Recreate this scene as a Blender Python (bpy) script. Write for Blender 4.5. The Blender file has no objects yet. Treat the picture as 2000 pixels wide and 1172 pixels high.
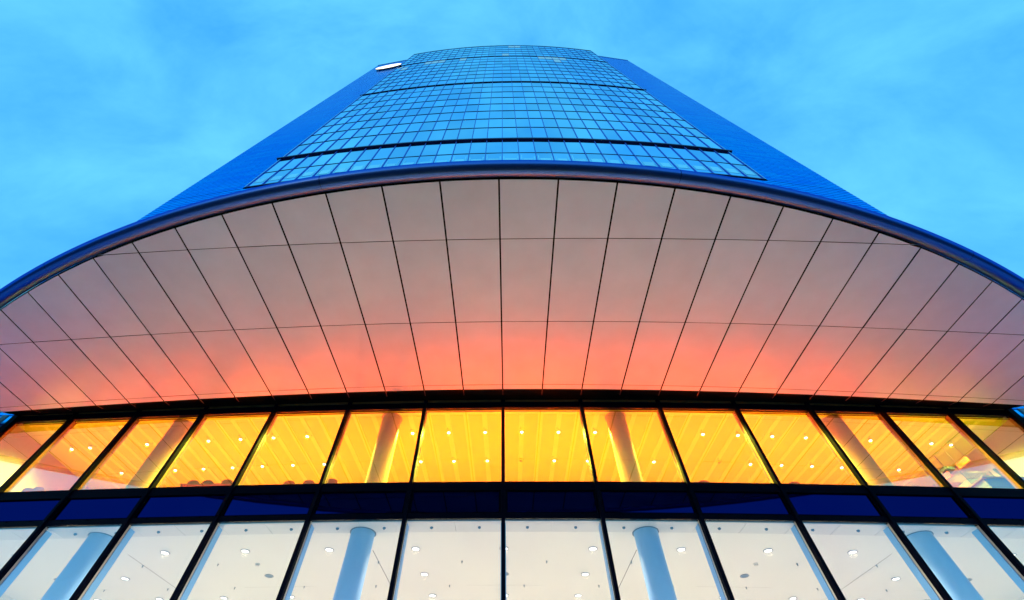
import bpy, math, random
from mathutils import Vector, Matrix
random.seed(7)
R_ = math.radians
sc = bpy.context.scene
col = sc.collection

# ------------------------------------------------------------------ camera
CAMZ = 1.6                       # eye height; all z below are given above the eye, then lifted by CAMZ
PIT, ROL, YAW = 0.9196015, -0.0110883, -0.0272977
FPX, PPX, PPY, WPX, HPX = 820.0, 973.535, 596.399, 2000.0, 1172.0
CAMX = 0.125                     # camera stands slightly right of the building's axis


def ray(x, y):
    """direction (building axes) of a pixel of the photograph"""
    u = (x - PPX) / FPX
    w = (PPY - y) / FPX
    u, w = u * math.cos(ROL) + w * math.sin(ROL), -u * math.sin(ROL) + w * math.cos(ROL)
    X, Y, Z = u, math.cos(PIT) - w * math.sin(PIT), math.sin(PIT) + w * math.cos(PIT)
    return Vector((X * math.cos(YAW) + Y * math.sin(YAW), -X * math.sin(YAW) + Y * math.cos(YAW), Z))


cam = bpy.data.cameras.new('camera')
cam.sensor_fit = 'HORIZONTAL'
cam.sensor_width = 36
cam.lens = FPX / WPX * 36
cam.shift_x = (WPX / 2 - PPX) / WPX
cam.shift_y = -(HPX / 2 - PPY) / WPX
cam.clip_end = 6000
cam.clip_start = 0.05
camo = bpy.data.objects.new('camera', cam)
col.objects.link(camo)
f0 = ray(PPX, PPY)
rt = (ray(PPX + FPX, PPY) - f0)
up = (ray(PPX, PPY - FPX) - f0)
m = Matrix((rt, up, -f0)).transposed().to_4x4()
m.translation = Vector((CAMX, 0, CAMZ))
camo.matrix_world = m
sc.camera = camo

# ------------------------------------------------------------------ world, sun, exposure
SUN_EL, SUN_ROT = 6.0, 215.0
world = bpy.data.worlds.new('World')
sc.world = world
world.use_nodes = True
wn = world.node_tree
wn.nodes.clear()


def N(nt, t, **kw):
    n = nt.nodes.new(t)
    for k, v in kw.items():
        setattr(n, k, v)
    return n


sky = N(wn, 'ShaderNodeTexSky', sky_type='NISHITA', sun_disc=False)
sky.sun_elevation = R_(SUN_EL)
sky.sun_rotation = R_(SUN_ROT)
sky.altitude = 100
sky.air_density = 1.0
sky.dust_density = 0.6
sky.ozone_density = 3.0
tc = N(wn, 'ShaderNodeTexCoord')
mp = N(wn, 'ShaderNodeMapping')
mp.inputs['Scale'].default_value = (1.6, 2.6, 1.6)
mp.inputs['Rotation'].default_value = (0.3, 0.1, 0.6)
nz = N(wn, 'ShaderNodeTexNoise')
nz.inputs['Scale'].default_value = 2.3
nz.inputs['Detail'].default_value = 7
nz.inputs['Roughness'].default_value = 0.58
nz.inputs['Distortion'].default_value = 0.25
rp = N(wn, 'ShaderNodeValToRGB')                  # thin high cloud: deeper and paler patches
rp.color_ramp.elements[0].position = 0.32
rp.color_ramp.elements[0].color = (0.23, 1.70, 3.8, 1)
rp.color_ramp.elements[1].position = 0.74
rp.color_ramp.elements[1].color = (0.62, 2.75, 4.0, 1)
tint = N(wn, 'ShaderNodeMix', data_type='RGBA', blend_type='MULTIPLY')
tint.inputs['Factor'].default_value = 1
tint.inputs['B'].default_value = (0.55, 1.1, 1.0, 1)
cl = N(wn, 'ShaderNodeMix', data_type='RGBA', blend_type='MIX')
cl.inputs['Factor'].default_value = 0.85
bg = N(wn, 'ShaderNodeBackground')
bg.inputs['Strength'].default_value = 0.15
out = N(wn, 'ShaderNodeOutputWorld')
L = wn.links.new
L(tc.outputs['Generated'], mp.inputs['Vector'])
L(mp.outputs[0], nz.inputs['Vector'])
L(nz.outputs['Fac'], rp.inputs[0])
L(rp.outputs['Color'], cl.inputs['B'])
L(sky.outputs[0], tint.inputs['A'])
L(tint.outputs['Result'], cl.inputs['A'])
L(cl.outputs['Result'], bg.inputs['Color'])
L(bg.outputs[0], out.inputs['Surface'])

sl = bpy.data.lights.new('sun', 'SUN')
sl.energy = 0.03                 # the sun has all but set
sl.angle = R_(10)
sl.color = (1.0, 0.6, 0.4)
so = bpy.data.objects.new('sun', sl)
col.objects.link(so)
az = R_(SUN_ROT)
sd = Vector((math.sin(az) * math.cos(R_(SUN_EL)), math.cos(az) * math.cos(R_(SUN_EL)), math.sin(R_(SUN_EL))))
so.rotation_euler = sd.to_track_quat('Z', 'Y').to_euler()
so.location = (0, -20, 60)

vs = sc.view_settings
vs.view_transform = 'Standard'
vs.look = 'None'
vs.exposure = 1.0
vs.gamma = 1.0
sc.render.engine = 'CYCLES'
sc.cycles.use_denoising = True
sc.cycles.max_bounces = 10
sc.cycles.diffuse_bounces = 5
sc.cycles.glossy_bounces = 5
sc.cycles.transparent_max_bounces = 24
sc.cycles.sample_clamp_indirect = 6.0
sc.cycles.caustics_reflective = True

UP_W, LOB_W = 600.0, 310.0          # power of an upper spotlight / a lobby downlight
UP_COL, LOB_COL = (1.0, 0.95, 0.07), (1.0, 0.88, 0.62)

# ------------------------------------------------------------------ materials
MATS = {}


def mat(name, base, rough=0.5, metal=0.0, spec=0.5, noise=0.0, nscale=3.0, var=0.0, bump=0.0, bscale=40.0, stretch=None, emis=None, estr=0.0, stint=None):
    if name in MATS:
        return MATS[name]
    m = bpy.data.materials.new(name)
    m.use_nodes = True
    nt = m.node_tree
    b = nt.nodes['Principled BSDF']
    b.inputs['Base Color'].default_value = (*base, 1)
    b.inputs['Roughness'].default_value = rough
    b.inputs['Metallic'].default_value = metal
    b.inputs['Specular IOR Level'].default_value = spec
    if stint:
        b.inputs['Specular Tint'].default_value = (*stint, 1)
    if emis:
        b.inputs['Emission Color'].default_value = (*emis, 1)
        b.inputs['Emission Strength'].default_value = estr
    lk = nt.links.new
    t = N(nt, 'ShaderNodeTexCoord')
    vec = t.outputs['Object']
    if stretch:
        mpn = N(nt, 'ShaderNodeMapping')
        mpn.inputs['Scale'].default_value = stretch
        lk(vec, mpn.inputs['Vector'])
        vec = mpn.outputs[0]
    if noise or var:
        nn = N(nt, 'ShaderNodeTexNoise')
        nn.inputs['Scale'].default_value = nscale
        nn.inputs['Detail'].default_value = 6
        lk(vec, nn.inputs['Vector'])
        oi = N(nt, 'ShaderNodeObjectInfo')
        a = N(nt, 'ShaderNodeMapRange')
        a.inputs['To Min'].default_value = 1 - noise
        a.inputs['To Max'].default_value = 1 + noise
        lk(nn.outputs['Fac'], a.inputs['Value'])
        c = N(nt, 'ShaderNodeMapRange')
        c.inputs['To Min'].default_value = 1 - var
        c.inputs['To Max'].default_value = 1 + var
        lk(oi.outputs['Random'], c.inputs['Value'])
        mm = N(nt, 'ShaderNodeMath', operation='MULTIPLY')
        lk(a.outputs[0], mm.inputs[0])
        lk(c.outputs[0], mm.inputs[1])
        vm = N(nt, 'ShaderNodeVectorMath', operation='SCALE')
        vm.inputs[0].default_value = base
        lk(mm.outputs[0], vm.inputs['Scale'])
        lk(vm.outputs[0], b.inputs['Base Color'])
        if noise:
            rr = N(nt, 'ShaderNodeMapRange')
            rr.inputs['To Min'].default_value = max(0.02, rough * (1 - noise))
            rr.inputs['To Max'].default_value = rough * (1 + noise)
            lk(nn.outputs['Fac'], rr.inputs['Value'])
            lk(rr.outputs[0], b.inputs['Roughness'])
    if bump:
        bn = N(nt, 'ShaderNodeTexNoise')
        bn.inputs['Scale'].default_value = bscale
        bn.inputs['Detail'].default_value = 4
        lk(vec, bn.inputs['Vector'])
        bp = N(nt, 'ShaderNodeBump')
        bp.inputs['Strength'].default_value = bump
        bp.inputs['Distance'].default_value = 0.02
        lk(bn.outputs['Fac'], bp.inputs['Height'])
        lk(bp.outputs[0], b.inputs['Normal'])
    MATS[name] = m
    return m


def glass(name, f0, tintc, refl=(1, 1, 1)):
    """clear pane: mirror of the surroundings over what stands behind it (angle-dependent like real glass)"""
    m = bpy.data.materials.new(name)
    m.use_nodes = True
    nt = m.node_tree
    nt.nodes.clear()
    lk = nt.links.new
    lw = N(nt, 'ShaderNodeLayerWeight')
    lw.inputs['Blend'].default_value = 0.5
    pw = N(nt, 'ShaderNodeMath', operation='POWER')
    pw.inputs[1].default_value = 2.3
    lk(lw.outputs['Facing'], pw.inputs[0])
    ma = N(nt, 'ShaderNodeMath', operation='MULTIPLY_ADD')
    ma.inputs[1].default_value = 1 - f0
    ma.inputs[2].default_value = f0
    lk(pw.outputs[0], ma.inputs[0])
    tr = N(nt, 'ShaderNodeBsdfTransparent')
    tr.inputs[0].default_value = (*tintc, 1)
    gl = N(nt, 'ShaderNodeBsdfGlossy')
    gl.inputs['Color'].default_value = (*refl, 1)
    gl.inputs['Roughness'].default_value = 0.0
    mx = N(nt, 'ShaderNodeMixShader')
    lk(ma.outputs[0], mx.inputs[0])
    lk(tr.outputs[0], mx.inputs[1])
    lk(gl.outputs[0], mx.inputs[2])
    o = N(nt, 'ShaderNodeOutputMaterial')
    lk(mx.outputs[0], o.inputs[0])
    return m


def coated(name, refl, body, fac, rough=0.02, var=0.10):
    """opaque coated glass: tinted mirror over a dark body, each pane a little different"""
    m = bpy.data.materials.new(name)
    m.use_nodes = True
    nt = m.node_tree
    nt.nodes.clear()
    lk = nt.links.new
    oi = N(nt, 'ShaderNodeObjectInfo')
    ge = N(nt, 'ShaderNodeNewGeometry')
    ad = N(nt, 'ShaderNodeMath', operation='ADD')
    lk(oi.outputs['Random'], ad.inputs[0])
    lk(ge.outputs['Random Per Island'], ad.inputs[1])
    fr = N(nt, 'ShaderNodeMath', operation='FRACT')
    lk(ad.outputs[0], fr.inputs[0])
    mr = N(nt, 'ShaderNodeMapRange')
    mr.inputs['To Min'].default_value = 1 - var
    mr.inputs['To Max'].default_value = 1 + var
    lk(fr.outputs[0], mr.inputs['Value'])
    sv = N(nt, 'ShaderNodeVectorMath', operation='SCALE')
    sv.inputs[0].default_value = refl
    lk(mr.outputs[0], sv.inputs['Scale'])
    gl = N(nt, 'ShaderNodeBsdfGlossy')
    gl.inputs['Roughness'].default_value = rough
    lk(sv.outputs[0], gl.inputs['Color'])
    t = N(nt, 'ShaderNodeTexCoord')
    wv = N(nt, 'ShaderNodeTexNoise')
    wv.inputs['Scale'].default_value = 0.8
    lk(t.outputs['Object'], wv.inputs['Vector'])
    bp = N(nt, 'ShaderNodeBump')
    bp.inputs['Strength'].default_value = 0.06
    bp.inputs['Distance'].default_value = 0.02
    lk(wv.outputs['Fac'], bp.inputs['Height'])
    lk(bp.outputs[0], gl.inputs['Normal'])
    df = N(nt, 'ShaderNodeBsdfDiffuse')
    df.inputs[0].default_value = (*body, 1)
    mx = N(nt, 'ShaderNodeMixShader')
    mx.inputs[0].default_value = fac
    lk(df.outputs[0], mx.inputs[1])
    lk(gl.outputs[0], mx.inputs[2])
    o = N(nt, 'ShaderNodeOutputMaterial')
    lk(mx.outputs[0], o.inputs[0])
    return m


def emit(name, c, s):
    m = bpy.data.materials.new(name)
    m.use_nodes = True
    nt = m.node_tree
    nt.nodes.clear()
    e = N(nt, 'ShaderNodeEmission')
    e.inputs[0].default_value = (*c, 1)
    e.inputs[1].default_value = s
    o = N(nt, 'ShaderNodeOutputMaterial')
    nt.links.new(e.outputs[0], o.inputs[0])
    return m


M_SOF = mat('satin_soffit_metal', (0.70, 0.75, 0.86), 0.40, 0.20, noise=0.09, nscale=1.3, var=0.05, bump=0.04, bscale=1.2)
M_PIPE = mat('brushed_rim_metal', (0.085, 0.17, 0.50), 0.30, 1.0, noise=0.25, nscale=14, stretch=(14, 14, 0.4), stint=(0.15, 0.3, 0.8))
M_BLACK = mat('black_recess', (0.003, 0.003, 0.004), 0.9, 0.0, 0.02, noise=0.1, nscale=2)
M_FRAME = mat('dark_anodised_frame', (0.0015, 0.002, 0.010), 0.5, 0.0, 0.03, noise=0.15, nscale=5)
M_FIN = mat('dark_tower_fin', (0.014, 0.020, 0.13), 0.4, 0.0, 0.4, noise=0.15, nscale=1)
M_TMUL = mat('blue_tower_mullion', (0.03, 0.11, 0.60), 0.35, 0.5, 0.5, noise=0.1, nscale=0.5)
M_INFR = mat('light_inner_frame', (0.72, 0.71, 0.70), 0.4, 0.0, noise=0.03, nscale=4)
M_INFU = mat('amber_dimmed_inner_frame', (0.26, 0.17, 0.10), 0.4, 0.0, noise=0.08, nscale=4)  # pale frame darkened and warmed: dim amber light put into its colour
M_BFIN = mat('skylight_tinted_fin', (0.17, 0.40, 0.86), 0.35, 0.2, noise=0.05, nscale=2)  # the blue skylight on the lobby fins is put into their colour
M_COLM = mat('skylight_tinted_column', (0.26, 0.52, 0.97), 0.55, noise=0.04, nscale=2)  # white lobby columns, tinted blue to carry the skylight falling on them
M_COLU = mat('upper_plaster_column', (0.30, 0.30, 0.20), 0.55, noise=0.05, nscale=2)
M_LCEIL = mat('lobby_ceiling_plaster', (0.86, 0.86, 0.86), 0.8, noise=0.03, nscale=0.8)
M_LEDGE = mat('lobby_edge_panel', (0.70, 0.71, 0.75), 0.6, noise=0.03, nscale=1)
M_WALL = mat('interior_wall_paint', (0.80, 0.79, 0.77), 0.7, noise=0.03, nscale=1.2)
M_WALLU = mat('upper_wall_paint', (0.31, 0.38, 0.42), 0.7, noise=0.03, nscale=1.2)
M_LFLOOR = mat('lobby_stone_floor', (0.66, 0.56, 0.47), 0.35, noise=0.15, nscale=2)
M_UCEIL = mat('upper_ceiling_paint', (0.36, 0.78, 0.035), 0.75, noise=0.03, nscale=0.8)
M_USTRIP = mat('upper_ceiling_strip', (0.52, 0.98, 0.11), 0.65, noise=0.03, nscale=0.8)
M_UFLOOR = mat('upper_red_carpet', (0.85, 0.085, 0.10), 0.85, noise=0.1, nscale=6)
M_CLAD = mat('blue_metal_cladding', (0.022, 0.27, 1.0), 0.16, 1.0, stint=(0.12, 0.6, 1.0), noise=0.10, nscale=0.25, stretch=(1, 1, 0.3))
nt = M_CLAD.node_tree                     # staggered sheet ends, far too fine to build one by one
bk = N(nt, 'ShaderNodeTexBrick')
bk.inputs['Scale'].default_value = 1.0
bk.inputs['Brick Width'].default_value = 2.4
bk.inputs['Row Height'].default_value = 0.4
bk.inputs['Mortar Size'].default_value = 0.035
bk.inputs['Bias'].default_value = 0.0
bk.inputs['Color1'].default_value = (0.030, 0.32, 0.95, 1)
bk.inputs['Color2'].default_value = (0.06, 0.55, 1.0, 1)
bk.inputs['Mortar'].default_value = (0.008, 0.15, 0.55, 1)
tcn = N(nt, 'ShaderNodeTexCoord')
sx = N(nt, 'ShaderNodeSeparateXYZ')
cx = N(nt, 'ShaderNodeCombineXYZ')
nt.links.new(tcn.outputs['Object'], sx.inputs[0])
nt.links.new(sx.outputs['X'], cx.inputs['X'])
nt.links.new(sx.outputs['Z'], cx.inputs['Y'])
nt.links.new(cx.outputs[0], bk.inputs['Vector'])
nt.links.new(bk.outputs['Color'], nt.nodes['Principled BSDF'].inputs['Base Color'])
M_ROOF = mat('roof_grey', (0.25, 0.26, 0.28), 0.7, noise=0.1)
M_PAVE = mat('pavement_stone', (0.48, 0.49, 0.50), 0.6, noise=0.2, nscale=0.7)
M_GLASSU = glass('upper_window_glass', 0.09, (0.97, 0.97, 0.96))
M_GLASSL = glass('lobby_window_glass', 0.10, (0.97, 0.97, 0.96))
M_TGLASS = coated('tower_coated_glass', (0.40, 0.78, 1.0), (0.01, 0.02, 0.04), 0.97)
M_SPAN = coated('spandrel_coated_glass', (0.002, 0.009, 0.10), (0.001, 0.0015, 0.006), 0.9, 0.03, 0.06)
M_LITWIN = mat('lit_office_window', (0.3, 0.5, 0.6), 0.2, emis=(0.4, 0.85, 1.0), estr=0.10)
M_LAMP_L = emit('lobby_lamp_glow', (1.0, 0.95, 0.86), 2.6)
M_LAMP_U = emit('upper_lamp_glow', (1.0, 0.93, 0.72), 4.5)
M_OFF = mat('unlit_lamp_glass', (0.45, 0.35, 0.12), 0.3)
M_TRIM = mat('lamp_trim_metal', (0.30, 0.32, 0.36), 0.35, 0.6)
M_GRILLE = mat('speaker_grille', (0.16, 0.19, 0.27), 0.6, bump=0.4, bscale=90)
M_LEATHER = mat('tan_leather', (0.12, 0.065, 0.012), 0.5, noise=0.12, nscale=9)
M_VIOLET = mat('grey_violet_fabric', (0.22, 0.18, 0.34), 0.8, noise=0.12, nscale=9)
M_STEEL = mat('chair_steel', (0.55, 0.55, 0.56), 0.25, 1.0)
M_WOOD = mat('brown_wood', (0.10, 0.06, 0.02), 0.5, noise=0.2, nscale=6, stretch=(1, 8, 1))
M_ORANGE = mat('orange_sign_board', (0.34, 0.06, 0.006), 0.6, noise=0.04)
M_INK = mat('dark_ink', (0.03, 0.02, 0.02), 0.6)
M_COUNTER = mat('blue_counter_front', (0.10, 0.22, 0.62), 0.35, noise=0.05)
M_CTOP = mat('counter_stone_top', (0.16, 0.15, 0.17), 0.3, noise=0.1)
M_DEVICE = mat('grey_blue_plastic', (0.05, 0.09, 0.20), 0.45, noise=0.05)
M_SIGNF = mat('sign_face', (0.85, 0.82, 0.72), 0.4, emis=(1.0, 0.93, 0.80), estr=1.0)
M_CGLASS = glass('case_glass', 0.06, (0.9, 0.96, 0.93))


# ------------------------------------------------------------------ mesh helpers
def link(name, me, parent=None, label=None, cat=None, group=None, kind=None, mw=None):
    o = bpy.data.objects.new(name, me)
    col.objects.link(o)
    if parent:
        o.parent = parent
    if label:
        o['label'] = label
    if cat:
        o['category'] = cat
    if group:
        o['group'] = group
    if kind:
        o['kind'] = kind
    return o


class MB:
    def __init__(self):
        self.v, self.f, self.mi, self.sm = [], [], [], []

    def add(self, vs, fs, mi=0, sm=False):
        b = len(self.v)
        self.v += [tuple(p) for p in vs]
        for f in fs:
            self.f.append([b + i for i in f])
            self.mi.append(mi)
            self.sm.append(sm)
        return self

    def hexa(self, p, mi=0):
        """8 points: bottom ring 0-3, top ring 4-7"""
        return self.add(p, [(0, 3, 2, 1), (4, 5, 6, 7), (0, 1, 5, 4), (1, 2, 6, 5), (2, 3, 7, 6), (3, 0, 4, 7)], mi)

    def box(self, a, b, mi=0):
        x0, y0, z0 = a
        x1, y1, z1 = b
        return self.hexa([(x0, y0, z0), (x1, y0, z0), (x1, y1, z0), (x0, y1, z0), (x0, y0, z1), (x1, y0, z1), (x1, y1, z1), (x0, y1, z1)], mi)

    def tube(self, pts, r, n=10, mi=0, caps=True, sm=True):
        pts = [Vector(p) for p in pts]
        rs = r if isinstance(r, (list, tuple)) else [r] * len(pts)
        vs, fs = [], []
        ref = None
        for i, p in enumerate(pts):
            a = pts[max(0, i - 1)]
            b = pts[min(len(pts) - 1, i + 1)]
            t = (b - a).normalized()
            if ref is None:
                ref = Vector((0, 0, 1)) if abs(t.z) < 0.9 else Vector((1, 0, 0))
            s = t.cross(ref).normalized()
            u = s.cross(t).normalized()
            ref = u
            for k in range(n):
                an = 2 * math.pi * k / n
                vs.append(p + (s * math.cos(an) + u * math.sin(an)) * rs[i])
        for i in range(len(pts) - 1):
            for k in range(n):
                fs.append((i * n + k, i * n + (k + 1) % n, (i + 1) * n + (k + 1) % n, (i + 1) * n + k))
        self.add(vs, fs, mi, sm)
        if caps:
            self.add(vs[:n], [tuple(range(n))[::-1]], mi)
            self.add(vs[-n:], [tuple(range(n))], mi)
        return self

    def build(self, name, mats, parent=None, **kw):
        me = bpy.data.meshes.new(name)
        me.from_pydata(self.v, [], self.f)
        for mm in (mats if isinstance(mats, (list, tuple)) else [mats]):
            me.materials.append(mm)
        me.polygons.foreach_set('material_index', self.mi)
        me.polygons.foreach_set('use_smooth', self.sm)
        me.update()
        return link(name, me, parent, **kw)


def empty(name, loc, label, cat, group=None):
    o = link(name, None, None, label, cat, group)
    o.location = loc
    o.empty_display_size = 0.3
    return o


# podium curve: bay coordinate t (-7..7), rho metres outward from the glass, z above the eye
def pxy(t):
    x = 2.79665 * t * (1 - 0.0651747 * (t / 7) ** 2)
    return x, 12 + 0.00259324 * x * x - 2.0212e-6 * x ** 4


def frame_at(fn, t):
    e = 1e-3
    a, b = fn(t - e), fn(t + e)
    T = Vector((b[0] - a[0], b[1] - a[1])).normalized()
    return Vector(fn(t)), T, Vector((T.y, -T.x))


def PP(t, rho, z):
    p, T, n = frame_at(pxy, t)
    q = p + n * rho
    return Vector((q.x, q.y, z + CAMZ))


def txy(i):
    x = 1.397371 * i * (1 - 0.007784 * (i / 15) ** 2)
    return x, 11.2335 + 0.00324 * x * x


def TP(i, rho, z):
    p, T, n = frame_at(txy, i)
    q = p + n * rho
    return Vector((q.x, q.y, z + CAMZ))


def slab(fn, ts, r0, r1, z0, z1, mb=None, mi=0):
    """bar following a plan curve through the stations ts"""
    mb = mb or MB()
    for a, b in zip(ts[:-1], ts[1:]):
        mb.hexa([fn(a, r1, z0), fn(b, r1, z0), fn(b, r0, z0), fn(a, r0, z0), fn(a, r1, z1), fn(b, r1, z1), fn(b, r0, z1), fn(a, r0, z1)], mi)
    return mb


def pane(fn, t0, t1, r0, r1, z0, z1):
    a, b = random.uniform(-.004, .004), random.uniform(-.004, .004)      # no two panes sit exactly alike
    return MB().hexa([fn(t0, r1 + a, z0), fn(t1, r1 - a, z0), fn(t1, r0 - a, z0), fn(t0, r0 + a, z0), fn(t0, r1 + a + b, z1), fn(t1, r1 - a + b, z1), fn(t1, r0 - a + b, z1), fn(t0, r0 + a + b, z1)])


def cell(fn, t0, t1, r0, r1, z0, z1):
    return MB().hexa([fn(t0, r1, z0), fn(t1, r1, z0), fn(t1, r0, z0), fn(t0, r0, z0), fn(t0, r1, z1), fn(t1, r1, z1), fn(t1, r0, z1), fn(t0, r0, z1)])


GZ = -CAMZ                       # ground, above the eye
# ------------------------------------------------------------------ ground
g = MB()
g.add([(-3000, -3000, -0.13), (3000, -3000, -0.13), (3000, 3000, -0.13), (-3000, 3000, -0.13)], [(0, 1, 2, 3)])
g.build('road', mat('dark_asphalt', (0.035, 0.036, 0.04), 0.8, noise=0.3, nscale=1.5), kind='structure', label='dark asphalt forecourt in front of the tower')
g = MB()
g.box((-60, 5.0, -0.4), (60, 45, 0.0))
pv = g.build('pavement', M_PAVE, kind='structure', label='pale stone pavement under the canopy')
MB().box((-60, 4.8, -0.4), (60, 4.995, 0.005)).build('kerb', mat('kerb_stone', (0.30, 0.30, 0.30), 0.7, noise=0.15), pv)

# ------------------------------------------------------------------ the building
tower = empty('office_tower', (0, 12, 0), 'tall curved glass office tower with projecting oval canopy over a lit two-storey base', 'building')
inv = Matrix.Translation((0, -12, 0))


def part(mb, name, mats, parent, **kw):
    o = mb.build(name, mats, parent, **kw)
    if parent is tower:
        o.matrix_parent_inverse = inv
    return o


BAYS = list(range(-7, 8))
Z_LOW, Z_SILL, Z_HEAD = 5.79, 6.885, 9.70
Z_LC, Z_UC, Z_UF = 5.83, 9.96, 6.83
SIDE = 18.75                     # side walls of the two storeys

# --- podium frame: transoms as the part, with mullions, panes and fins as sub-parts
mb = MB()
slab(PP, BAYS, -0.12, 0.05, Z_SILL - 0.27, Z_SILL, mb)
frame = part(mb, 'podium_frame', M_FRAME, tower)
part(slab(PP, BAYS, -0.20, -0.13, Z_LOW + 0.16, Z_SILL - 0.02), 'spandrel_back', M_FRAME, frame)
for z0, z1, r1, r0 in ((Z_LOW, Z_LOW + 0.15, 0.05, -0.12), (Z_HEAD, Z_HEAD + 0.24, 0.04, -0.12)):
    part(slab(PP, BAYS, r0, r1, z0, z1), 'transom', M_FRAME, frame)
# thin bronze glazing bead under the head
for a, b in zip(BAYS[:-1], BAYS[1:]):
    e = 0.025
    part(cell(PP, a + e, b - e, -0.02, 0.055, Z_HEAD + 0.245, Z_HEAD + 0.33), 'head_bead', mat('head_bead_bronze', (0.30, 0.17, 0.07), 0.4, 0.6, noise=0.2), frame)
    part(cell(PP, a + e, b - e, -0.14, -0.125, Z_HEAD - 0.05, Z_HEAD - 0.02), 'blind_rail', M_FRAME, frame)
for t in BAYS:
    w = 0.019 if abs(t) < 7 else 0.05
    m2 = MB()
    m2.hexa([PP(t - w, 0.12, GZ), PP(t + w, 0.12, GZ), PP(t + w, -0.03, GZ), PP(t - w, -0.03, GZ),
             PP(t - w, 0.12, Z_HEAD + 0.3), PP(t + w, 0.12, Z_HEAD + 0.3), PP(t + w, -0.03, Z_HEAD + 0.3), PP(t - w, -0.03, Z_HEAD + 0.3)])
    part(m2, 'mullion', M_FRAME, frame)
    # upper storey inner post
    m3 = cell(PP, t - 0.017, t + 0.017, -0.19, -0.032, Z_SILL + 0.002, Z_HEAD - 0.002)
    for s in (-1, 1):
        pa = t + s * 0.019
        m3.hexa([PP(pa - 0.003, -0.19, Z_SILL + 0.002), PP(pa + 0.003, -0.19, Z_SILL + 0.002), PP(pa + 0.003, -0.155, Z_SILL + 0.002), PP(pa - 0.003, -0.155, Z_SILL + 0.002),
                 PP(pa - 0.003, -0.19, Z_HEAD - 0.002), PP(pa + 0.003, -0.19, Z_HEAD - 0.002), PP(pa + 0.003, -0.155, Z_HEAD - 0.002), PP(pa - 0.003, -0.155, Z_HEAD - 0.002)])
    part(m3, 'inner_post', M_INFU, frame)
    # lobby inner post: pale front profile and deep fin
    part(cell(PP, t - 0.019, t + 0.019, -0.10, -0.032, GZ, Z_LOW - 0.002), 'inner_post', M_INFR, frame)
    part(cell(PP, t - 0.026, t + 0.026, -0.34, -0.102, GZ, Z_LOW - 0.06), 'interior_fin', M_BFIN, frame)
for a, b in zip(BAYS[:-1], BAYS[1:]):
    e = 0.015
    part(pane(PP, a + e, b - e, -0.012, 0.0, Z_SILL + 0.002, Z_HEAD - 0.002), 'window_pane', M_GLASSU, frame)
    part(pane(PP, a + e, b - e, -0.012, 0.0, GZ + 0.05, Z_LOW - 0.002), 'window_pane', M_GLASSL, frame)
    part(pane(PP, a + 0.045, b - 0.045, -0.10, 0.0, Z_LOW + 0.19, Z_SILL - 0.31), 'spandrel_pane', M_SPAN, frame)
    # raised glazing bars round the spandrel pane
    m4 = MB()
    for ta, tb, za, zb in ((a + 0.02, a + 0.035, Z_LOW + 0.155, Z_SILL - 0.275), (b - 0.035, b - 0.02, Z_LOW + 0.155, Z_SILL - 0.275)):
        m4.hexa([PP(ta, 0.03, za), PP(tb, 0.03, za), PP(tb, -0.1, za), PP(ta, -0.1, za), PP(ta, 0.03, zb), PP(tb, 0.03, zb), PP(tb, -0.1, zb), PP(ta, -0.1, zb)])
    part(m4, 'glazing_bar', M_FRAME, frame)
    for fr in (0.2, 0.5, 0.8):
        c = PP(a + (b - a) * fr, 0.052, Z_LOW + 0.13)
        part(MB().tube([c, c + Vector((0, -0.02, 0))], 0.022, 8), 'drain_cap', M_BLACK, frame)

# --- canopy
RIM_R, RIM_Y = 32.4, 3.77


def rim_rho(t, extra=0.0):
    p, T, n = frame_at(pxy, t)
    c = Vector((0, RIM_Y + RIM_R))
    w = p - c
    bq = w.dot(n)
    disc = bq * bq - (w.dot(w) - (RIM_R + extra) ** 2)
    return -1 if disc < 0 else -bq + math.sqrt(disc)


def sof_z(rho, t):
    k = 2 * t
    return 10.055 - 0.0018 * k * k


T_END = 8.45
RING = [0.60, 0.83, 3.70, 6.58, 9.5]
st = [-T_END + i * 2 * T_END / 68 for i in range(69)]
mb = MB()
bot, top_ = [], []
for t in st:
    r1 = max(rim_rho(t) + 0.02, 0.62)
    row = [(0.55 + (r1 - 0.55) * k / 6) for k in range(7)]
    bot.append([PP(t, r, sof_z(r, t) + 0.05) for r in row])
    top_.append([PP(t, r, sof_z(r, t) + 0.12 + 0.35 * (1 - k / 6)) for k, r in enumerate(row)])
nv = len(st)
vs = [p for row in bot for p in row] + [p for row in top_ for p in row]
fs, mis = [], []
for i in range(nv - 1):
    for k in range(6):
        a = i * 7 + k
        mb_f = (a, a + 1, a + 8, a + 7)
        fs.append(mb_f)
        mis.append(0)
        o = nv * 7
        fs.append((o + a, o + a + 7, o + a + 8, o + a + 1))
        mis.append(1)
b0 = len(mb.v)
mb.v += [tuple(p) for p in vs]
for f, mi in zip(fs, mis):
    mb.f.append(list(f))
    mb.mi.append(mi)
    mb.sm.append(False)
canopy = part(mb, 'canopy', [M_BLACK, M_ROOF], tower)
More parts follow.
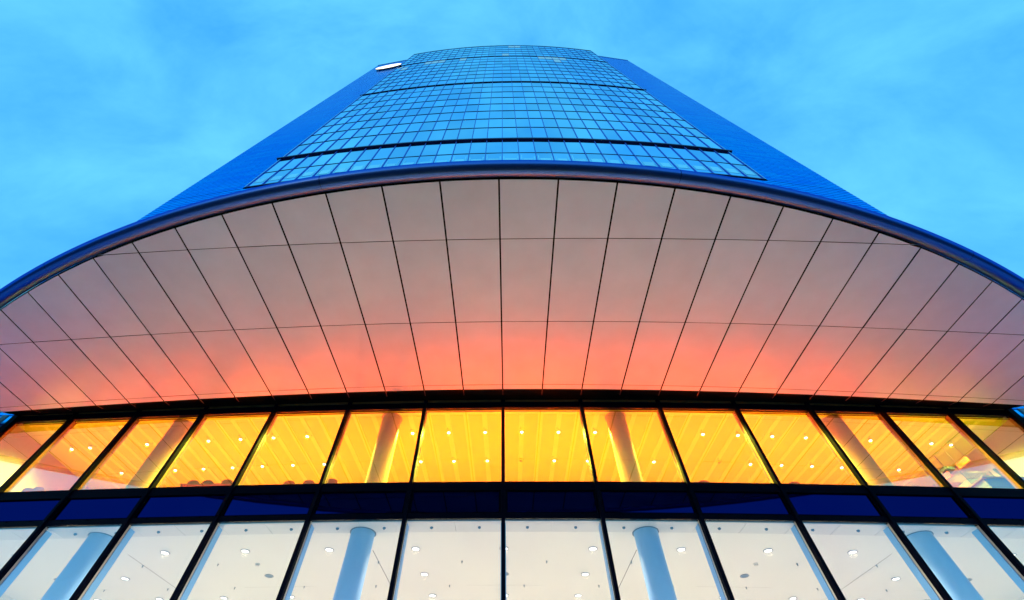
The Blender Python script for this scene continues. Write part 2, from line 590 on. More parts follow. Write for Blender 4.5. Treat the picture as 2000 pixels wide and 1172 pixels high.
# soffit panels, one per column and ring
ks = list(range(-17, 17))
for k in ks:
    ta, tb = max(k / 2, -T_END), min((k + 1) / 2, T_END)
    if tb - ta < 0.05:
        continue
    for ri in range(4):
        g_t = 0.0078
        g_r = 0.009 if ri else 0.006
        tt = [ta + g_t + (tb - ta - 2 * g_t) * j / 4 for j in range(5)]
        lo = RING[ri] + (g_r if ri else 0)
        rows, ok = [], False
        for t in tt:
            hi = min(RING[ri + 1] - g_r, rim_rho(t) - 0.012)
            if hi - lo > 0.02:
                ok = True
            hi = max(hi, lo)
            rows.append([(t, lo + (hi - lo) * j / 3) for j in range(4)])
        if not ok:
            continue
        dz = random.uniform(-0.0025, 0.0025)
        tx, tr = random.uniform(-.0012, .0012), random.uniform(-.0012, .0012)
        vb, vt = [], []
        rc = (lo + rows[2][3][1]) / 2
        for row in rows:
            for (t, r) in row:
                z = sof_z(r, t) + dz + tx * (t - (ta + tb) / 2) * 2.7 + tr * (r - rc)
                vb.append(PP(t, r, z))
                vt.append(PP(t, r, z + 0.022))
        f = []
        for i in range(4):
            for j in range(3):
                a = i * 4 + j
                f.append((a, a + 4, a + 5, a + 1))
                f.append((20 + a, 20 + a + 1, 20 + a + 5, 20 + a + 4))
        p = MB()
        p.add(vb + vt, f)
        f = []
        ringi = [0, 1, 2, 3, 7, 11, 15, 19, 18, 17, 16, 12, 8, 4]
        for q in range(len(ringi)):
            a, b = ringi[q], ringi[(q + 1) % len(ringi)]
            f.append((a, b, 20 + b, 20 + a))
        p.add(vb + vt, f, 1)
        part(p, 'soffit_panel', [M_SOF, M_BLACK], canopy)
# rim pipe in long sections
bounds = [-T_END * 2, -15, -9, -3, 3, 9, 15, T_END * 2]


def pipe_c(k):
    t = k / 2
    r = rim_rho(t)
    p = PP(t, r, sof_z(r, t) + 0.09)
    c = Vector((0, RIM_Y + RIM_R))
    d = (Vector((p.x, p.y)) - c).normalized() * 0.225
    return Vector((p.x + d.x, p.y + d.y, p.z))


for a, b in zip(bounds[:-1], bounds[1:]):
    n = max(4, int((b - a) * 4))
    ga = 0.0045
    part(MB().tube([pipe_c(a + ga + (b - a - 2 * ga) * i / n) for i in range(n + 1)], 0.20, 28), 'rim_pipe', M_PIPE, canopy)
    if b < T_END * 2:
        part(MB().tube([pipe_c(b - 0.02), pipe_c(b + 0.02)], 0.19, 24), 'pipe_sleeve', M_BLACK, canopy)
# dark recess between soffit and glass, with thin brackets on the panel lines
ext = [-7.0] + [x / 2 for x in range(-13, 14)] + [7.0]
mb = MB()
for a, b in zip(ext[:-1], ext[1:]):
    mb.hexa([PP(a, 0.60, sof_z(.61, a) + 0.02), PP(b, 0.60, sof_z(.61, b) + 0.02), PP(b, -0.14, Z_HEAD + 0.34), PP(a, -0.14, Z_HEAD + 0.34),
             PP(a, 0.60, sof_z(.61, a) + 0.5), PP(b, 0.60, sof_z(.61, b) + 0.5), PP(b, -0.14, Z_HEAD + 0.9), PP(a, -0.14, Z_HEAD + 0.9)])
part(mb, 'recess_lining', M_BLACK, canopy)
m_br = mat('recess_bracket', (0.10, 0.022, 0.018), 0.5, 0.3, noise=0.1)
for k in range(-14, 15):
    t = k / 2
    w = 0.004
    za, zb = sof_z(.61, t), Z_HEAD + 0.34
    rm = 0.30
    zm = za + (zb - za) * (0.60 - rm) / 0.74
    p = MB().hexa([PP(t - w, 0.60, za + .004), PP(t + w, 0.60, za + .004), PP(t + w, rm, zm - .004), PP(t - w, rm, zm - .004),
                   PP(t - w, 0.60, za + .03), PP(t + w, 0.60, za + .03), PP(t + w, rm, zm + .03), PP(t - w, rm, zm + .03)])
    part(p, 'bracket', m_br, canopy)

# --- tower glazing
Z_TB, Z_TOP = 32.75, 115.4
rows = [(32.75, 35.91, 0), (35.95, 39.55, 2)]
z = 40.39
for i in range(8):
    rows.append((z, z + 3.49, 1 if i < 6 else (0 if i == 6 else 2)))
    z += 3.51
z = 69.1
for i in range(8):
    rows.append((z, z + 3.42, 1 if i < 6 else (0 if i == 6 else 2)))
    z += 3.44
z = 97.1
for i in range(5):
    rows.append((z, z + 3.45, 1))
    z += 3.47
rows.append((z, Z_TOP, 0))
TI = list(range(-15, 16))
mb = slab(TP, TI, -0.6, -0.06, Z_TB - 0.3, Z_TOP - 0.6)
glaz = part(mb, 'tower_glazing', M_FIN, tower)
cnt = 0
stuff = MB()
lit = {(17, 5), (17, 7), (17, 6), (16, 7), (17, -11), (17, -10), (17, -9), (17, -6), (18, 0), (16, -14), (22, 2), (22, 1), (17, 8)}
for ri, (z0, z1, kind) in enumerate(rows):
    for i in range(-15, 15):
        e = 0.02
        tilt = random.uniform(-0.004, 0.004)
        tl2 = random.uniform(-0.003, 0.003)
        pts = [TP(i + e, 0.0 + tilt, z0), TP(i + 1 - e, 0.0 - tilt, z0), TP(i + 1 - e, -0.03, z0), TP(i + e, -0.03, z0),
               TP(i + e, 0.0 + tilt + tl2, z1), TP(i + 1 - e, 0.0 - tilt + tl2, z1), TP(i + 1 - e, -0.03, z1), TP(i + e, -0.03, z1)]
        if (ri, i) in lit:
            part(MB().hexa(pts), 'lit_pane', M_LITWIN, glaz)
        elif cnt < 300:
            part(MB().hexa(pts), 'glass_pane', M_TGLASS, glaz)
            cnt += 1
        else:
            stuff.hexa(pts)
part(stuff, 'upper_glass_panes', M_TGLASS, glaz, kind='stuff')
for i in TI:
    e = 0.021
    part(cell(TP, i - e, i + e, -0.03, 0.06, Z_TB, Z_TOP), 'mullion', M_TMUL, glaz)
TE = [-15.02] + list(range(-14, 15)) + [15.02]
part(slab(TP, TE, -0.05, 0.05, Z_TB - 0.12, Z_TB), 'transom', M_FIN, glaz)
for ri, (z0, z1, kind) in enumerate(rows):
    if kind == 1:
        part(slab(TP, TE, -0.05, 0.04, z1 - 0.01, z1 + 0.045), 'transom', M_FIN, glaz)
    elif kind == 0:
        part(slab(TP, TE, -0.05, 0.03, z1, z1 + 0.06), 'transom', M_FIN, glaz)
# thin transom halves below each deep band, and the deep bands themselves
for zc_, dep in ((39.58, 0.17), (68.52, 0.11), (96.66, 0.09)):
    TE2 = [-15.3] + list(range(-14, 15)) + [15.3]
    part(slab(TP, TE2, -0.06, dep, zc_, zc_ + 0.16), 'deep_band', M_FIN, glaz)
    part(slab(TP, TE, -0.06, dep * 0.35, zc_ + 0.30, zc_ + 0.62), 'deep_band', M_FIN, glaz)
# pale panel and two posts per bay, set just in front of the lowest panes
M_PALE = mat('pale_bar_metal', (0.60, 0.93, 1.0), 0.25, 0.9, noise=0.12, nscale=2, var=0.1)
for i in range(-15, 15):
    m5 = MB()
    j1, j2 = random.uniform(0.06, 0.14), random.uniform(0.80, 0.9)
    h5 = random.uniform(34.35, 34.6)
    m5.hexa([TP(i + j1 + .1, .014, 33.5), TP(i + j2 - .05, .014, 33.5), TP(i + j2 - .05, .006, 33.5), TP(i + j1 + .1, .006, 33.5),
             TP(i + j1 + .1, .014, h5), TP(i + j2 - .05, .014, h5), TP(i + j2 - .05, .006, h5), TP(i + j1 + .1, .006, h5)])
    part(m5, 'pale_panel', M_PALE, glaz)
    for jj in (j1, j2):
        top = h5 + random.uniform(0.5, 0.9)
        lean = 0.0 if abs(i) < 4 else random.choice((-.12, 0, .12))
        part(MB().hexa([TP(i + jj, .014, 33.5), TP(i + jj + .05, .014, 33.5), TP(i + jj + .05, .006, 33.5), TP(i + jj, .006, 33.5),
                        TP(i + jj + lean, .014, top), TP(i + jj + .05 + lean, .014, top), TP(i + jj + .05 + lean, .006, top), TP(i + jj + lean, .006, top)]), 'pale_post', M_PALE, glaz)

# --- cladding wings: lapped horizontal sheets
EX, EY = txy(15)[0] + 0.14, txy(15)[1]
OX, OY = 27.45, 13.56
Z_W = 105.7


def wing(s):
    mb = MB()
    h = 0.40
    def lap(xa, ya, xb, yb, z0, z1):
        T = Vector((xb - xa, yb - ya)).normalized()
        n = Vector((T.y, -T.x))
        if n.y > 0:
            n = -n
        z = z0
        while z < z1 - 0.01:
            zt = min(z + h, z1)
            dp = 0.005 + 0.011 * max(0.0, 1 - max(z, 0) / 100) ** 1.5
            a0 = (s * (xa + n.x * dp), ya + n.y * dp, z + CAMZ)
            b0 = (s * (xb + n.x * dp), yb + n.y * dp, z + CAMZ)
            a1 = (s * xa, ya, zt + CAMZ)
            b1 = (s * xb, yb, zt + CAMZ)
            c0 = (s * xa, ya, z + CAMZ)
            d0 = (s * xb, yb, z + CAMZ)
            mb.add([a0, b0, b1, a1], [(0, 1, 2, 3) if s > 0 else (0, 3, 2, 1)])
            mb.add([c0, d0, b0, a0], [(0, 1, 2, 3) if s > 0 else (0, 3, 2, 1)])
            z += h
    lap(EX, EY, OX, OY, Z_TB - 0.3, Z_W)
    lap(EX, EY, OX, OY, GZ, Z_TB - 0.3)
    lap(18.47, EY, EX, EY, GZ, Z_TB - 0.3)
    lap(OX, OY, OX - 1.5, OY + 26, GZ, Z_W)
    w = part(mb, 'cladding_wing', M_CLAD, tower)
    # capping and pale edge trim against the glazing
    part(MB().hexa([(s * EX, EY - 0.06, Z_W + CAMZ), (s * OX, OY - 0.06, Z_W + CAMZ), (s * OX, OY + 1, Z_W + CAMZ), (s * EX, EY + 1, Z_W + CAMZ),
                    (s * EX, EY - 0.06, Z_W + .12 + CAMZ), (s * OX, OY - 0.06, Z_W + .12 + CAMZ), (s * OX, OY + 1, Z_W + .12 + CAMZ), (s * EX, EY + 1, Z_W + .12 + CAMZ)]), 'wing_coping', M_CLAD, w)
    part(MB().box((s * (EX - 0.10) - 0.04, EY - 0.07, Z_TB - 0.1 + CAMZ), (s * (EX - 0.10) + 0.04, EY, Z_TOP + CAMZ)), 'edge_trim', mat('pale_edge_trim', (0.25, 0.6, 0.8), 0.3, 0.7, noise=0.1), w)
    return w


for s in (-1, 1):
    wing(s)
# plain lower wall behind the canopy and the roof slab
mb = slab(TP, TI, -0.6, -0.02, 10.5, Z_TB - 0.15)
part(mb, 'lower_wall', M_CLAD, tower)
mb = MB()
mb.box((-25.6, 14.8, Z_W - 0.4 + CAMZ), (25.6, 38, Z_W + CAMZ))
mb.box((-19.8, 13.6, Z_TOP - 1.2 + CAMZ), (19.8, 30, Z_TOP - 0.7 + CAMZ))
mb.box((-19.6, 29.5, Z_W + CAMZ), (19.6, 30, Z_TOP - 1.2 + CAMZ))
part(mb, 'roof_slab', M_ROOF, tower)
mb = MB()
mb.box((-26.0, 38.2, 0), (26.0, 39, Z_W + CAMZ))
part(mb, 'rear_wall', M_CLAD, tower)

# --- the two lit storeys
BACK = 23.5
xs = [-6.99] + [i / 2 for i in range(-13, 14)] + [6.99]


def room(name, zf, zc, floor_m, ceil_m):
    mb = MB()
    mb.box((-SIDE, 12.72, zf - 0.25 + CAMZ), (SIDE, BACK, zf + CAMZ), 0)
    for t0, t1 in zip(xs[:-1], xs[1:]):       # floor up to the curved glass
        a, b = PP(t0, -0.22, zf), PP(t1, -0.22, zf)
        mb.add([a, b, (b.x, 12.72, zf + CAMZ), (a.x, 12.72, zf + CAMZ)], [(0, 1, 2, 3)], 0)
    mb.box((-SIDE - 0.2, 12.60, zf + CAMZ), (-SIDE, BACK, zc + 0.05 + CAMZ), 1)
    mb.box((SIDE, 12.60, zf + CAMZ), (SIDE + 0.2, BACK, zc + 0.05 + CAMZ), 1)
    mb.box((-SIDE - 0.2, BACK, zf - 0.25 + CAMZ), (SIDE + 0.2, BACK + 0.2, zc + 0.05 + CAMZ), 1)
    r = part(mb, name, [floor_m, M_WALL if zc == Z_LC else M_WALLU], tower)
    cm = MB()
    cm.box((-SIDE, 12.72, zc + CAMZ), (SIDE, BACK, zc + 0.12 + CAMZ))
    for t0, t1 in zip(xs[:-1], xs[1:]):
        a, b = PP(t0, -0.16, zc), PP(t1, -0.16, zc)
        cm.add([a, (a.x, 12.72, zc + CAMZ), (b.x, 12.72, zc + CAMZ), b], [(0, 1, 2, 3)])
    c = part(cm, name.replace('room', 'ceiling'), ceil_m, tower)
    return r, c


lroom, lceil = room('lobby_room', GZ + 0.02, Z_LC, M_LFLOOR, M_LCEIL)
uroom, uceil = room('upper_room', Z_UF, Z_UC, M_UFLOOR, M_UCEIL)
# lobby: edge panels of the ceiling, one per half bay, with a sprinkler each; grooves running back from the columns
for i in range(-14, 14):
    a, b = i / 2, (i + 1) / 2
    e = 0.003
    part(cell(PP, a + e, b - e, -0.80, -0.155, Z_LC - 0.035, Z_LC - 0.004), 'edge_panel', M_LEDGE, lceil)
    c = PP((a + b) / 2, -0.50, Z_LC - 0.035)
    part(MB().tube([c, c - Vector((0, 0, 0.03)), c - Vector((0, 0, 0.05))], [0.045, 0.045, 0.02], 10), 'sprinkler', M_DEVICE, lceil)
for t in (-4.5, -1.5, 1.5, 4.5):
    te = t * 0.995
    w = 0.004
    part(MB().add([PP(t - w, -2.05, Z_LC - .004), PP(te - w, -5.3, Z_LC - .004), PP(te + w, -5.3, Z_LC - .004), PP(t + w, -2.05, Z_LC - .004)], [(0, 1, 2, 3)]), 'ceiling_joint', mat('ceiling_groove', (0.12, 0.10, 0.10), 0.8), lceil)
for i in range(-6, 7):
    for rr in (-2.9, -4.9):
        c = PP(i + 0.5 if rr > -4 else i * 0.97 + 0.25, rr, Z_LC - 0.002)
        part(MB().tube([c, c - Vector((0, 0, 0.02)), c - Vector((0, 0, 0.07))], [0.03, 0.022, 0.012], 8), 'sprinkler', M_TRIM, lceil)
for k in range(-6, 7, 3):
    part(MB().add([PP(k - 0.5, -4.9, Z_LC - .004), PP(k + 0.5, -4.9, Z_LC - .004), PP(k + 0.5, -4.908, Z_LC - .004), PP(k - 0.5, -4.908, Z_LC - .004)], [(0, 3, 2, 1)]), 'ceiling_joint', mat('ceiling_groove', (0.12, 0.10, 0.10), 0.8), lceil)
# upper: pale strips set into the ceiling, four per bay
part(slab(PP, [i for i in range(-7, 8)], -0.62, -0.17, Z_UC - 0.03, Z_UC - 0.004), 'edge_strip', M_USTRIP, uceil)
for i in range(-27, 28):
    t = i / 4
    te = t * 0.99
    w = 0.034
    p = MB().hexa([PP(t - w, -0.64, Z_UC - .02), PP(t + w, -0.64, Z_UC - .02), PP(te + w, -8.5, Z_UC - .02), PP(te - w, -8.5, Z_UC - .02),
                   PP(t - w, -0.64, Z_UC - .003), PP(t + w, -0.64, Z_UC - .003), PP(te + w, -8.5, Z_UC - .003), PP(te - w, -8.5, Z_UC - .003)])
    part(p, 'ceiling_strip', M_USTRIP, uceil)
# door leaf lines on the left side wall of the upper storey
for y0, y1, z0, z1 in ((14.0, 14.02, Z_UF, 10.0), (15.0, 15.02, Z_UF, 10.0), (14.0, 15.02, 10.0, 10.02)):
    part(MB().box((-SIDE + 0.001, y0, z0 + CAMZ), (-SIDE + 0.006, y1, z1 + CAMZ)), 'door_line', M_TRIM, uroom)
    part(MB().box((SIDE - 0.006, y0, z0 + CAMZ), (SIDE - 0.001, y1, z1 + CAMZ)), 'door_line', M_TRIM, uroom)
# round columns through both storeys with a shadow ring at each ceiling
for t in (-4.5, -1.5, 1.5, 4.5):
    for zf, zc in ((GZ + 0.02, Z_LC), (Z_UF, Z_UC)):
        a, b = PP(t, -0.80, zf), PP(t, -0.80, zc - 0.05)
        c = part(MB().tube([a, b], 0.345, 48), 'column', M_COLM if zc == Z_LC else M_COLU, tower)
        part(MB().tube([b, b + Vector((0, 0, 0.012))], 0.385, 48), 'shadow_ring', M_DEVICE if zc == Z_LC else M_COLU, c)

# ------------------------------------------------------------------ lights in the two storeys
SPOT_L = bpy.data.lights.new('downlight_lamp', 'SPOT')
SPOT_L.energy = LOB_W
SPOT_L.color = LOB_COL
SPOT_L.spot_size = R_(150)
SPOT_L.spot_blend = 0.8
SPOT_L.shadow_soft_size = 0.12
SPOT_U = bpy.data.lights.new('spotlight_lamp', 'SPOT')
SPOT_U.energy = UP_W
SPOT_U.color = UP_COL
SPOT_U.spot_size = R_(150)
SPOT_U.spot_blend = 0.8
SPOT_U.shadow_soft_size = 0.06


def disc(r, z, n=20):
    return MB().add([(r * math.cos(2 * math.pi * i / n), r * math.sin(2 * math.pi * i / n), z) for i in range(n)], [tuple(range(n))[::-1]])


def ringm(r0, r1, h, n=24):
    m_ = MB()
    v = []
    for i in range(n):
        a = 2 * math.pi * i / n
        for r, z in ((r0, 0), (r0, -h), (r1, -h), (r1, 0)):
            v.append((r * math.cos(a), r * math.sin(a), z))
    f = []
    for i in range(n):
        j = (i + 1) % n
        for k in range(3):
            f.append((i * 4 + k, j * 4 + k, j * 4 + k + 1, i * 4 + k + 1))
    return m_.add(v, f, 0, False)


def mesh_of(mb, name, mats):
    o = mb.build(name, mats)
    me = o.data
    bpy.data.objects.remove(o)
    return me


ME_RING_L = mesh_of(ringm(0.112, 0.142, 0.02), 'downlight_trim', M_TRIM)
ME_LENS_L = mesh_of(disc(0.110, -0.012), 'downlight_lens', M_LAMP_L)


SPOT_E = SPOT_U.copy()
SPOT_E.energy = UP_W * 1.0


def lamp_obj(ld, parent, z):
    o = bpy.data.objects.new('lamp', ld)
    col.objects.link(o)
    o.parent = parent
    o.location = (0, 0, z)
    return o


def downlight(t, rho, label):
    p = PP(t, rho, Z_LC - 0.002)
    e = empty('downlight', p, label, 'ceiling light', 'round downlights in the lobby ceiling')
    link('trim', ME_RING_L, e)
    link('lens', ME_LENS_L, e)
    lamp_obj(SPOT_L, e, -0.05)
    return e


ORD = ['first', 'second', 'third', 'fourth', 'fifth', 'sixth', 'seventh', 'eighth', 'ninth', 'tenth', 'eleventh', 'twelfth', 'thirteenth', 'fourteenth']


def which(ts, t):
    """say which lamp of a row this is, counted from the central mullion"""
    if abs(t) < 0.1:
        return 'straight behind the central mullion'
    side = sorted(abs(q) for q in ts if q * t > 0 and abs(q) > 0.1)
    k = min(range(len(side)), key=lambda n: abs(side[n] - abs(t)))
    return ORD[k] + ' from central mullion toward the ' + ('serving counter' if t > 0 else 'violet chairs')


for nm, ts, rho in (('row nearest the glass', list(range(-6, 7)), -1.97), ('middle row', [-5, -1, 1, 5], -3.92),
                    ('deepest row', [k * .99 for k in range(-6, 7) if k not in (-2, 2)], -5.85)):
    for t in ts:
        downlight(t, rho, 'glowing lobby downlight, ' + nm + ', ' + which(ts, t))
for t in (-6, -3, 0, 3, 6):
    p = PP(t, -3.92, Z_LC - 0.002)
    sp = empty('ceiling_loudspeaker', p, 'round grey loudspeaker grille in lobby ceiling, ' + which([-6, -3, 3, 6], t), 'loudspeaker', 'loudspeakers in the lobby ceiling')
    link('trim', ME_RING_L, sp)
    gr = disc(0.153, -0.014).build('grille', M_GRILLE, sp)
for t in (-3, 3):
    p = PP(t, -2.95, Z_LC - 0.002)
    sm_ = empty('smoke_detector', p, 'small pale smoke detector near a lobby loudspeaker, toward the ' + ('serving counter' if t > 0 else 'violet chairs'), 'smoke detector', 'smoke detectors in the lobby ceiling')
    MB().tube([(0, 0, 0), (0, 0, -0.03), (0, 0, -0.045)], [0.075, 0.075, 0.05], 18).build('body', M_INFR, sm_)
    ringm(0.052, 0.060, 0.05).build('sensor_ring', M_TRIM, sm_)

# small spotlights of the upper storey: short stem, can, glowing lens
ME_STEM = mesh_of(MB().tube([(0, 0, 0), (0, 0, -0.05)], 0.012, 8), 'spot_stem', M_TRIM)
ME_CAN = mesh_of(MB().tube([(0, 0, -0.04), (0, 0, -0.10)], [0.052, 0.060], 16), 'spot_can', M_USTRIP)
ME_LENS_U = mesh_of(MB().tube([(0, 0, -0.101), (0, 0, -0.118), (0, 0, -0.128)], [0.056, 0.05, 0.02], 16), 'spot_lens', M_LAMP_U)
ME_LENS_0 = mesh_of(MB().tube([(0, 0, -0.101), (0, 0, -0.118), (0, 0, -0.128)], [0.056, 0.05, 0.02], 16), 'spot_lens_off', M_OFF)
ME_CLIP = mesh_of(MB().tube([(0.13, 0.05, 0), (0.13, 0.05, -0.02)], 0.016, 8).tube([(-0.05, -0.13, 0), (-0.05, -0.13, -0.02)], 0.016, 8), 'spot_clip', mat('clip_brown', (0.25, 0.14, 0.04), 0.5))


def spotlight(t, rho, on=True, label='small glowing spotlight under the yellow upper ceiling'):
    p = PP(t, rho, Z_UC - 0.02)
    e = empty('ceiling_spotlight', p, label, 'spotlight', 'spotlights under the yellow ceiling')
    link('stem', ME_STEM, e)
    link('can', ME_CAN, e)
    link('clip', ME_CLIP, e)
    link('lens', ME_LENS_U if on else ME_LENS_0, e)
    if on:
        lamp_obj(SPOT_U if abs(t) < 6.3 else SPOT_E, e, -0.15)
    return e


row1 = [k / 4 for k in range(-27, 28, 2) if abs(k) not in (7, 19, 23)]
row2 = [k / 4 for k in range(-25, 26, 2) if k not in (-23, 23, -9, 11)]
for t in row1:
    spotlight(min(6.66, max(-6.66, t * 1.01)), -1.60 - 0.008 * t * t, True, 'glowing upper spotlight, window row, ' + which(row1, t))
for t in row2:
    if t in (0.25, 3.25):
        spotlight(t, -3.52, False, 'unlit upper spotlight, second row, ' + which(row2, t))
    else:
        spotlight(t, -3.52 - 0.006 * t * t, True, 'glowing upper spotlight, second row, ' + which(row2, t))

# ------------------------------------------------------------------ furniture of the upper storey
FZ = Z_UF + CAMZ


def chair(x, y, h, rz, up_m, label, group):
    e = empty('dining_chair', (x, y, FZ), label, 'chair', group)
    e.rotation_euler = (0, 0, rz)
    w = 0.19
    # curved backrest leaning away from the window side (local -y is the back)
    n = 8
    vs, fs = [], []
    for iz in range(5):
        z = 0.45 + (h - 0.45) * iz / 4
        lean = -0.20 - 0.06 * iz / 4
        for ix in range(n + 1):
            u = ix / n * 2 - 1
            zz = z - (0.05 * u ** 4 if iz == 4 else 0)
            vs.append((u * w, lean + 0.05 * u * u, zz))
    m_ = n + 1
    tot = len(vs)
    vs += [(a, b - 0.035, c) for a, b, c in vs]
    for iz in range(4):
        for ix in range(n):
            a = iz * m_ + ix
            fs.append((a, a + 1, a + m_ + 1, a + m_))
            fs.append((tot + a, tot + a + m_, tot + a + m_ + 1, tot + a + 1))
    edge = list(range(m_)) + [m_ * k + n for k in range(1, 5)] + [4 * m_ + k for k in range(n - 1, -1, -1)] + [m_ * k for k in range(3, 0, -1)]
    for q in range(len(edge)):
        a, b = edge[q], edge[(q + 1) % len(edge)]
        fs.append((a, tot + a, tot + b, b))
    MB().add(vs, fs, 0, False).build('backrest', up_m, e)
    s_ = MB()
    s_.box((-0.22, -0.2, 0.43), (0.22, 0.22, 0.48))
    so_ = s_.build('seat', up_m, e)
    bv = so_.modifiers.new('bevel', 'BEVEL')
    bv.width = 0.02
    bv.segments = 2
    for sx in (-1, 1):
        for sy in (-1, 1):
            MB().tube([(sx * 0.19, sy * 0.18, 0.43), (sx * 0.21, sy * 0.21, 0)], 0.014, 8).build('leg', M_STEEL, e)
    return e


CH_G = 'chair backs showing above the window sill'
for (px, lab) in ((380, 'tan leather chair at the wooden table end, outermost of three'), (408, 'tan leather chair in the middle of three at the wooden table'), (446, 'tan leather chair beside the mullion at the wooden table')):
    d = ray(px, 940.5 if px < 440 else 939.0)
    y = 13.45
    k = y / d.y
    chair(d.x * k + CAMX, y + 0.2, d.z * k - Z_UF, 0.05, M_LEATHER, lab, CH_G)
for (px, py, lab) in ((567, 941.5, 'tan leather chair farthest of three from the nearby round column'), (605, 940.5, 'tan leather chair between two others near the round column'), (650, 937.8, 'tan leather chair just beside the mullion nearest the round column')):
    d = ray(px, py)
    y = 13.4
    k = y / d.y
    chair(d.x * k + CAMX, y + 0.2, d.z * k - Z_UF, 0.0, M_LEATHER, lab, CH_G)
for (px, py, lab) in ((58, 955.5, 'grey violet chair by the white side wall, farther into the corner'), (79, 953.5, 'grey violet chair by the white side wall, nearer the door')):
    d = ray(px, py)
    y = 13.55
    k = y / d.y
    chair(d.x * k + CAMX, y + 0.2, d.z * k - Z_UF, 0.1, M_VIOLET, lab, CH_G)
for (px, py, lab) in ((1373, 941.0, 'tan leather chair with only its top edge above the sill, nearest the central mullion'), (1549, 943.5, 'tan leather chair with only its top edge above the sill, near the counter')):
    d = ray(px, py)
    y = 13.4
    k = y / d.y
    chair(d.x * k + CAMX, y + 0.2, d.z * k - Z_UF, 0.0, M_LEATHER, lab, CH_G)
# table along the sill
d0, d1 = ray(357, 951.0), ray(462, 948.5)
tx0, tx1 = d0.x * 13.0 / d0.y + CAMX, d1.x * 13.0 / d1.y + CAMX
tz = d0.z * 13.0 / d0.y + CAMZ
tb = empty('window_table', ((tx0 + tx1) / 2, 13.1, FZ), 'long brown wooden table standing along the upper window under three chairs', 'table')
hw = (tx1 - tx0) / 2
hh = tz - FZ
MB().box((-hw, -0.3, hh - 0.035), (hw, 0.3, hh)).build('table_top', M_WOOD, tb)
for sx in (-1, 1):
    for sy in (-1, 1):
        MB().box((sx * (hw - .06) - .025, sy * .25 - .025, 0), (sx * (hw - .06) + .025, sy * .25 + .025, hh - 0.036)).build('leg', M_WOOD, tb)

# serving counter at the right end of the upper storey
ct = empty('serving_counter', (16.75, 14.05, FZ), 'blue fronted serving counter with stone top by the side wall', 'counter')
MB().box((-0.85, -0.75, 0), (0.95, 0.75, 0.86)).build('counter_body', M_COUNTER, ct)
MB().box((-0.92, -0.80, 0.861), (0.98, 0.80, 0.91)).build('counter_top', M_CTOP, ct)
MB().box((-0.86, -0.77, 0.12), (-0.852, 0.7, 0.16)).build('trim_rail', M_STEEL, ct)
CTZ = FZ + 0.912
dc = empty('glass_display_case', (16.5, 14.2, CTZ), 'glass food display case with thin steel posts standing on the counter', 'display case')
for x, y in ((-0.5, -0.35), (0.5, -0.35), (-0.5, 0.35), (0.5, 0.35)):
    MB().tube([(x, y, 0), (x, y, 0.55)], 0.013, 8).build('post', M_DEVICE, dc)
MB().box((-0.52, -0.37, 0.551), (0.52, 0.37, 0.562)).build('top_glass', M_CGLASS, dc)
MB().box((-0.49, -0.34, 0.26), (0.49, 0.34, 0.27)).build('shelf', M_CGLASS, dc)
MB().box((-0.5, -0.362, 0.02), (0.5, -0.356, 0.5)).build('front_glass', M_CGLASS, dc)
MB().tube([(-0.5, -0.35, 0.27), (0.5, -0.35, 0.27)], 0.012, 8).build('rail', M_DEVICE, dc)
mo = empty('till_monitor', (17.35, 13.75, CTZ), 'dark blue till monitor on a stand at the end of the counter', 'monitor')
MB().box((-0.12, -0.1, 0), (0.12, 0.1, 0.03)).build('base', M_DEVICE, mo)
MB().tube([(0, 0, 0.03), (0, 0, 0.3)], 0.025, 10).build('stand', M_DEVICE, mo)
MB().hexa([(-0.25, -0.10, 0.24), (0.25, -0.10, 0.24), (0.25, -0.02, 0.26), (-0.25, -0.02, 0.26), (-0.25, -0.02, 0.58), (0.25, -0.02, 0.58), (0.25, 0.04, 0.58), (-0.25, 0.04, 0.58)]).build('screen_housing', M_DEVICE, mo)
MB().hexa([(-0.23, -0.102, 0.26), (0.23, -0.102, 0.26), (0.23, -0.10, 0.26), (-0.23, -0.10, 0.26), (-0.23, -0.028, 0.56), (0.23, -0.028, 0.56), (0.23, -0.025, 0.56), (-0.23, -0.025, 0.56)]).build('screen', M_BLACK, mo)
pj = empty('ceiling_projector', (17.45, 15.5, Z_UC + CAMZ), 'small pale projector hanging from the ceiling above the counter', 'projector')
MB().tube([(0, 0, 0), (0, 0, -0.55)], 0.015, 8).build('drop_pole', M_DEVICE, pj)
MB().box((-0.19, -0.14, -0.68), (0.19, 0.14, -0.552)).build('housing', M_DEVICE, pj)
MB().tube([(-0.08, -0.141, -0.615), (-0.08, -0.18, -0.615)], 0.04, 14).build('lens', M_TRIM, pj)


def hang_sign(x, y0, y1, z0, z1, label):
    e = empty('hanging_sign', (x, (y0 + y1) / 2, z0 + CAMZ), label, 'sign', 'orange hanging signs over the counter')
    hy, hz = (y1 - y0) / 2, z1 - z0
    MB().box((-0.012, -hy, 0), (0.012, hy, hz)).build('board', M_ORANGE, e)
    # short dark word, unreadable at this distance
    pos = -hy * 0.55
    for w_, h_ in ((.045, .07), (.03, .05), (.03, .05), (.0, 0), (.05, .07), (.03, .05), (.035, .05), (.02, .065)):
        if w_:
            MB().box((-0.0145, pos, hz * .4), (-0.0125, pos + w_, hz * .4 + h_)).build('letter_mark', M_INK, e)
        pos += w_ + 0.018
    for sy in (-0.8, 0.8):
        MB().tube([(0, sy * hy, hz), (0, sy * hy, Z_UC - z1 + hz - 0.005)], 0.006, 6).build('cord', M_INK, e)
    return e




def on_x(px, py, X):
    d = ray(px, py)
    k = (X - CAMX) / d.x
    return d.y * k, d.z * k


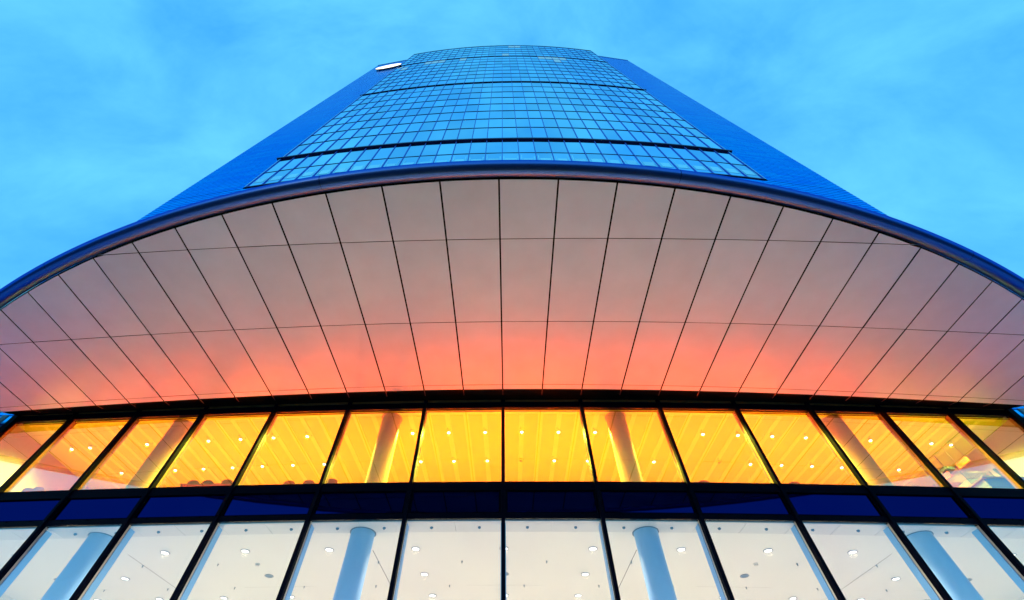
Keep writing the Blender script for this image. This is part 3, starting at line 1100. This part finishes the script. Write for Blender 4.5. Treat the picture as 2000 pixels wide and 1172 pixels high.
for pts, lab in ((((1886, 890), (1866, 906), (1898, 897)), 'orange hanging sign with dark lettering above the serving counter'),
                 (((1850, 920), (1837, 931), (1858, 931)), 'orange hanging sign with dark lettering set deeper behind the counter')):
    (ya, za), (yb, zb), (yc, zc) = [on_x(*p, 17.3) for p in pts]
    hang_sign(17.3, ya, yb, min(zc, za - .15), za, lab)

# loose black cables looping up from the sill
for px, py, r, lab in ((1695, 948, 0.16, 'thin black cable looping over the sill beside a broad round column'), (761, 942, 0.07, 'tiny black cable loop on the sill between column and mullion')):
    d = ray(px, py)
    k = 12.30 / d.y
    bx = d.x * k + CAMX
    pts = []
    for j in range(15):
        a = math.pi * j / 14
        pts.append((bx + r - r * math.cos(a) - (0.1 if r > .1 else 0), 12.36 + 0.05 * j / 14, Z_SILL + CAMZ - 0.04 + 1.5 * r * math.sin(a)))
    MB().tube(pts, 0.009, 8).build('cable_loop', M_INK, label=lab, cat='cable')

# ------------------------------------------------------------------ lit oval sign high on the left wing
T = Vector((-(OX - EX), OY - EY)).normalized()
nrm = Vector((-T.y, T.x))
if nrm.y > 0:
    nrm = -nrm
A = Vector((-EX, EY))
c = A + T * 2.25 + nrm * 0.10
os_ = empty('oval_sign', (c.x, c.y, 95.4 + CAMZ), 'lit white oval company sign with small dark lettering high on a blue clad wing', 'sign')
a_, b_ = 2.7, 2.1


def oval(ax, bx, d0, d1, name, m_):
    n = 48
    v = []
    for dd in (d0, d1):
        for i in range(n):
            an = 2 * math.pi * i / n
            q = T * (ax * math.cos(an)) + nrm * dd
            v.append((q.x, q.y, 2.1 + bx * math.sin(an)))
    f = [tuple(range(n)), tuple(range(n, 2 * n))[::-1]] + [(i, n + i, n + (i + 1) % n, (i + 1) % n) for i in range(n)]
    return MB().add(v, f).build(name, m_, os_)


oval(a_, b_, 0.0, 0.14, 'sign_box', M_BLACK)
oval(a_ * 0.99, b_ * 0.99, 0.142, 0.18, 'sign_face', M_SIGNF)
for j in range(8):
    u = 1.65 - j * 0.47
    for du, z0, z1, w in ((0, 1.75, 2.45, 0.07), (-0.18, 1.75, 2.2 + 0.2 * (j % 2), 0.06), (-0.09, 2.0 + .25 * (j % 3 == 0), 2.1 + .25 * (j % 3 == 0), 0.2)):
        p0 = T * (u + du - w / 2) + nrm * 0.181
        p1 = T * (u + du + w / 2) + nrm * 0.181
        q0, q1 = p0 + nrm * 0.02, p1 + nrm * 0.02
        MB().hexa([(p0.x, p0.y, z0), (p1.x, p1.y, z0), (q1.x, q1.y, z0), (q0.x, q0.y, z0), (p0.x, p0.y, z1), (p1.x, p1.y, z1), (q1.x, q1.y, z1), (q0.x, q0.y, z1)]).build('letter_mark', M_INK, os_)
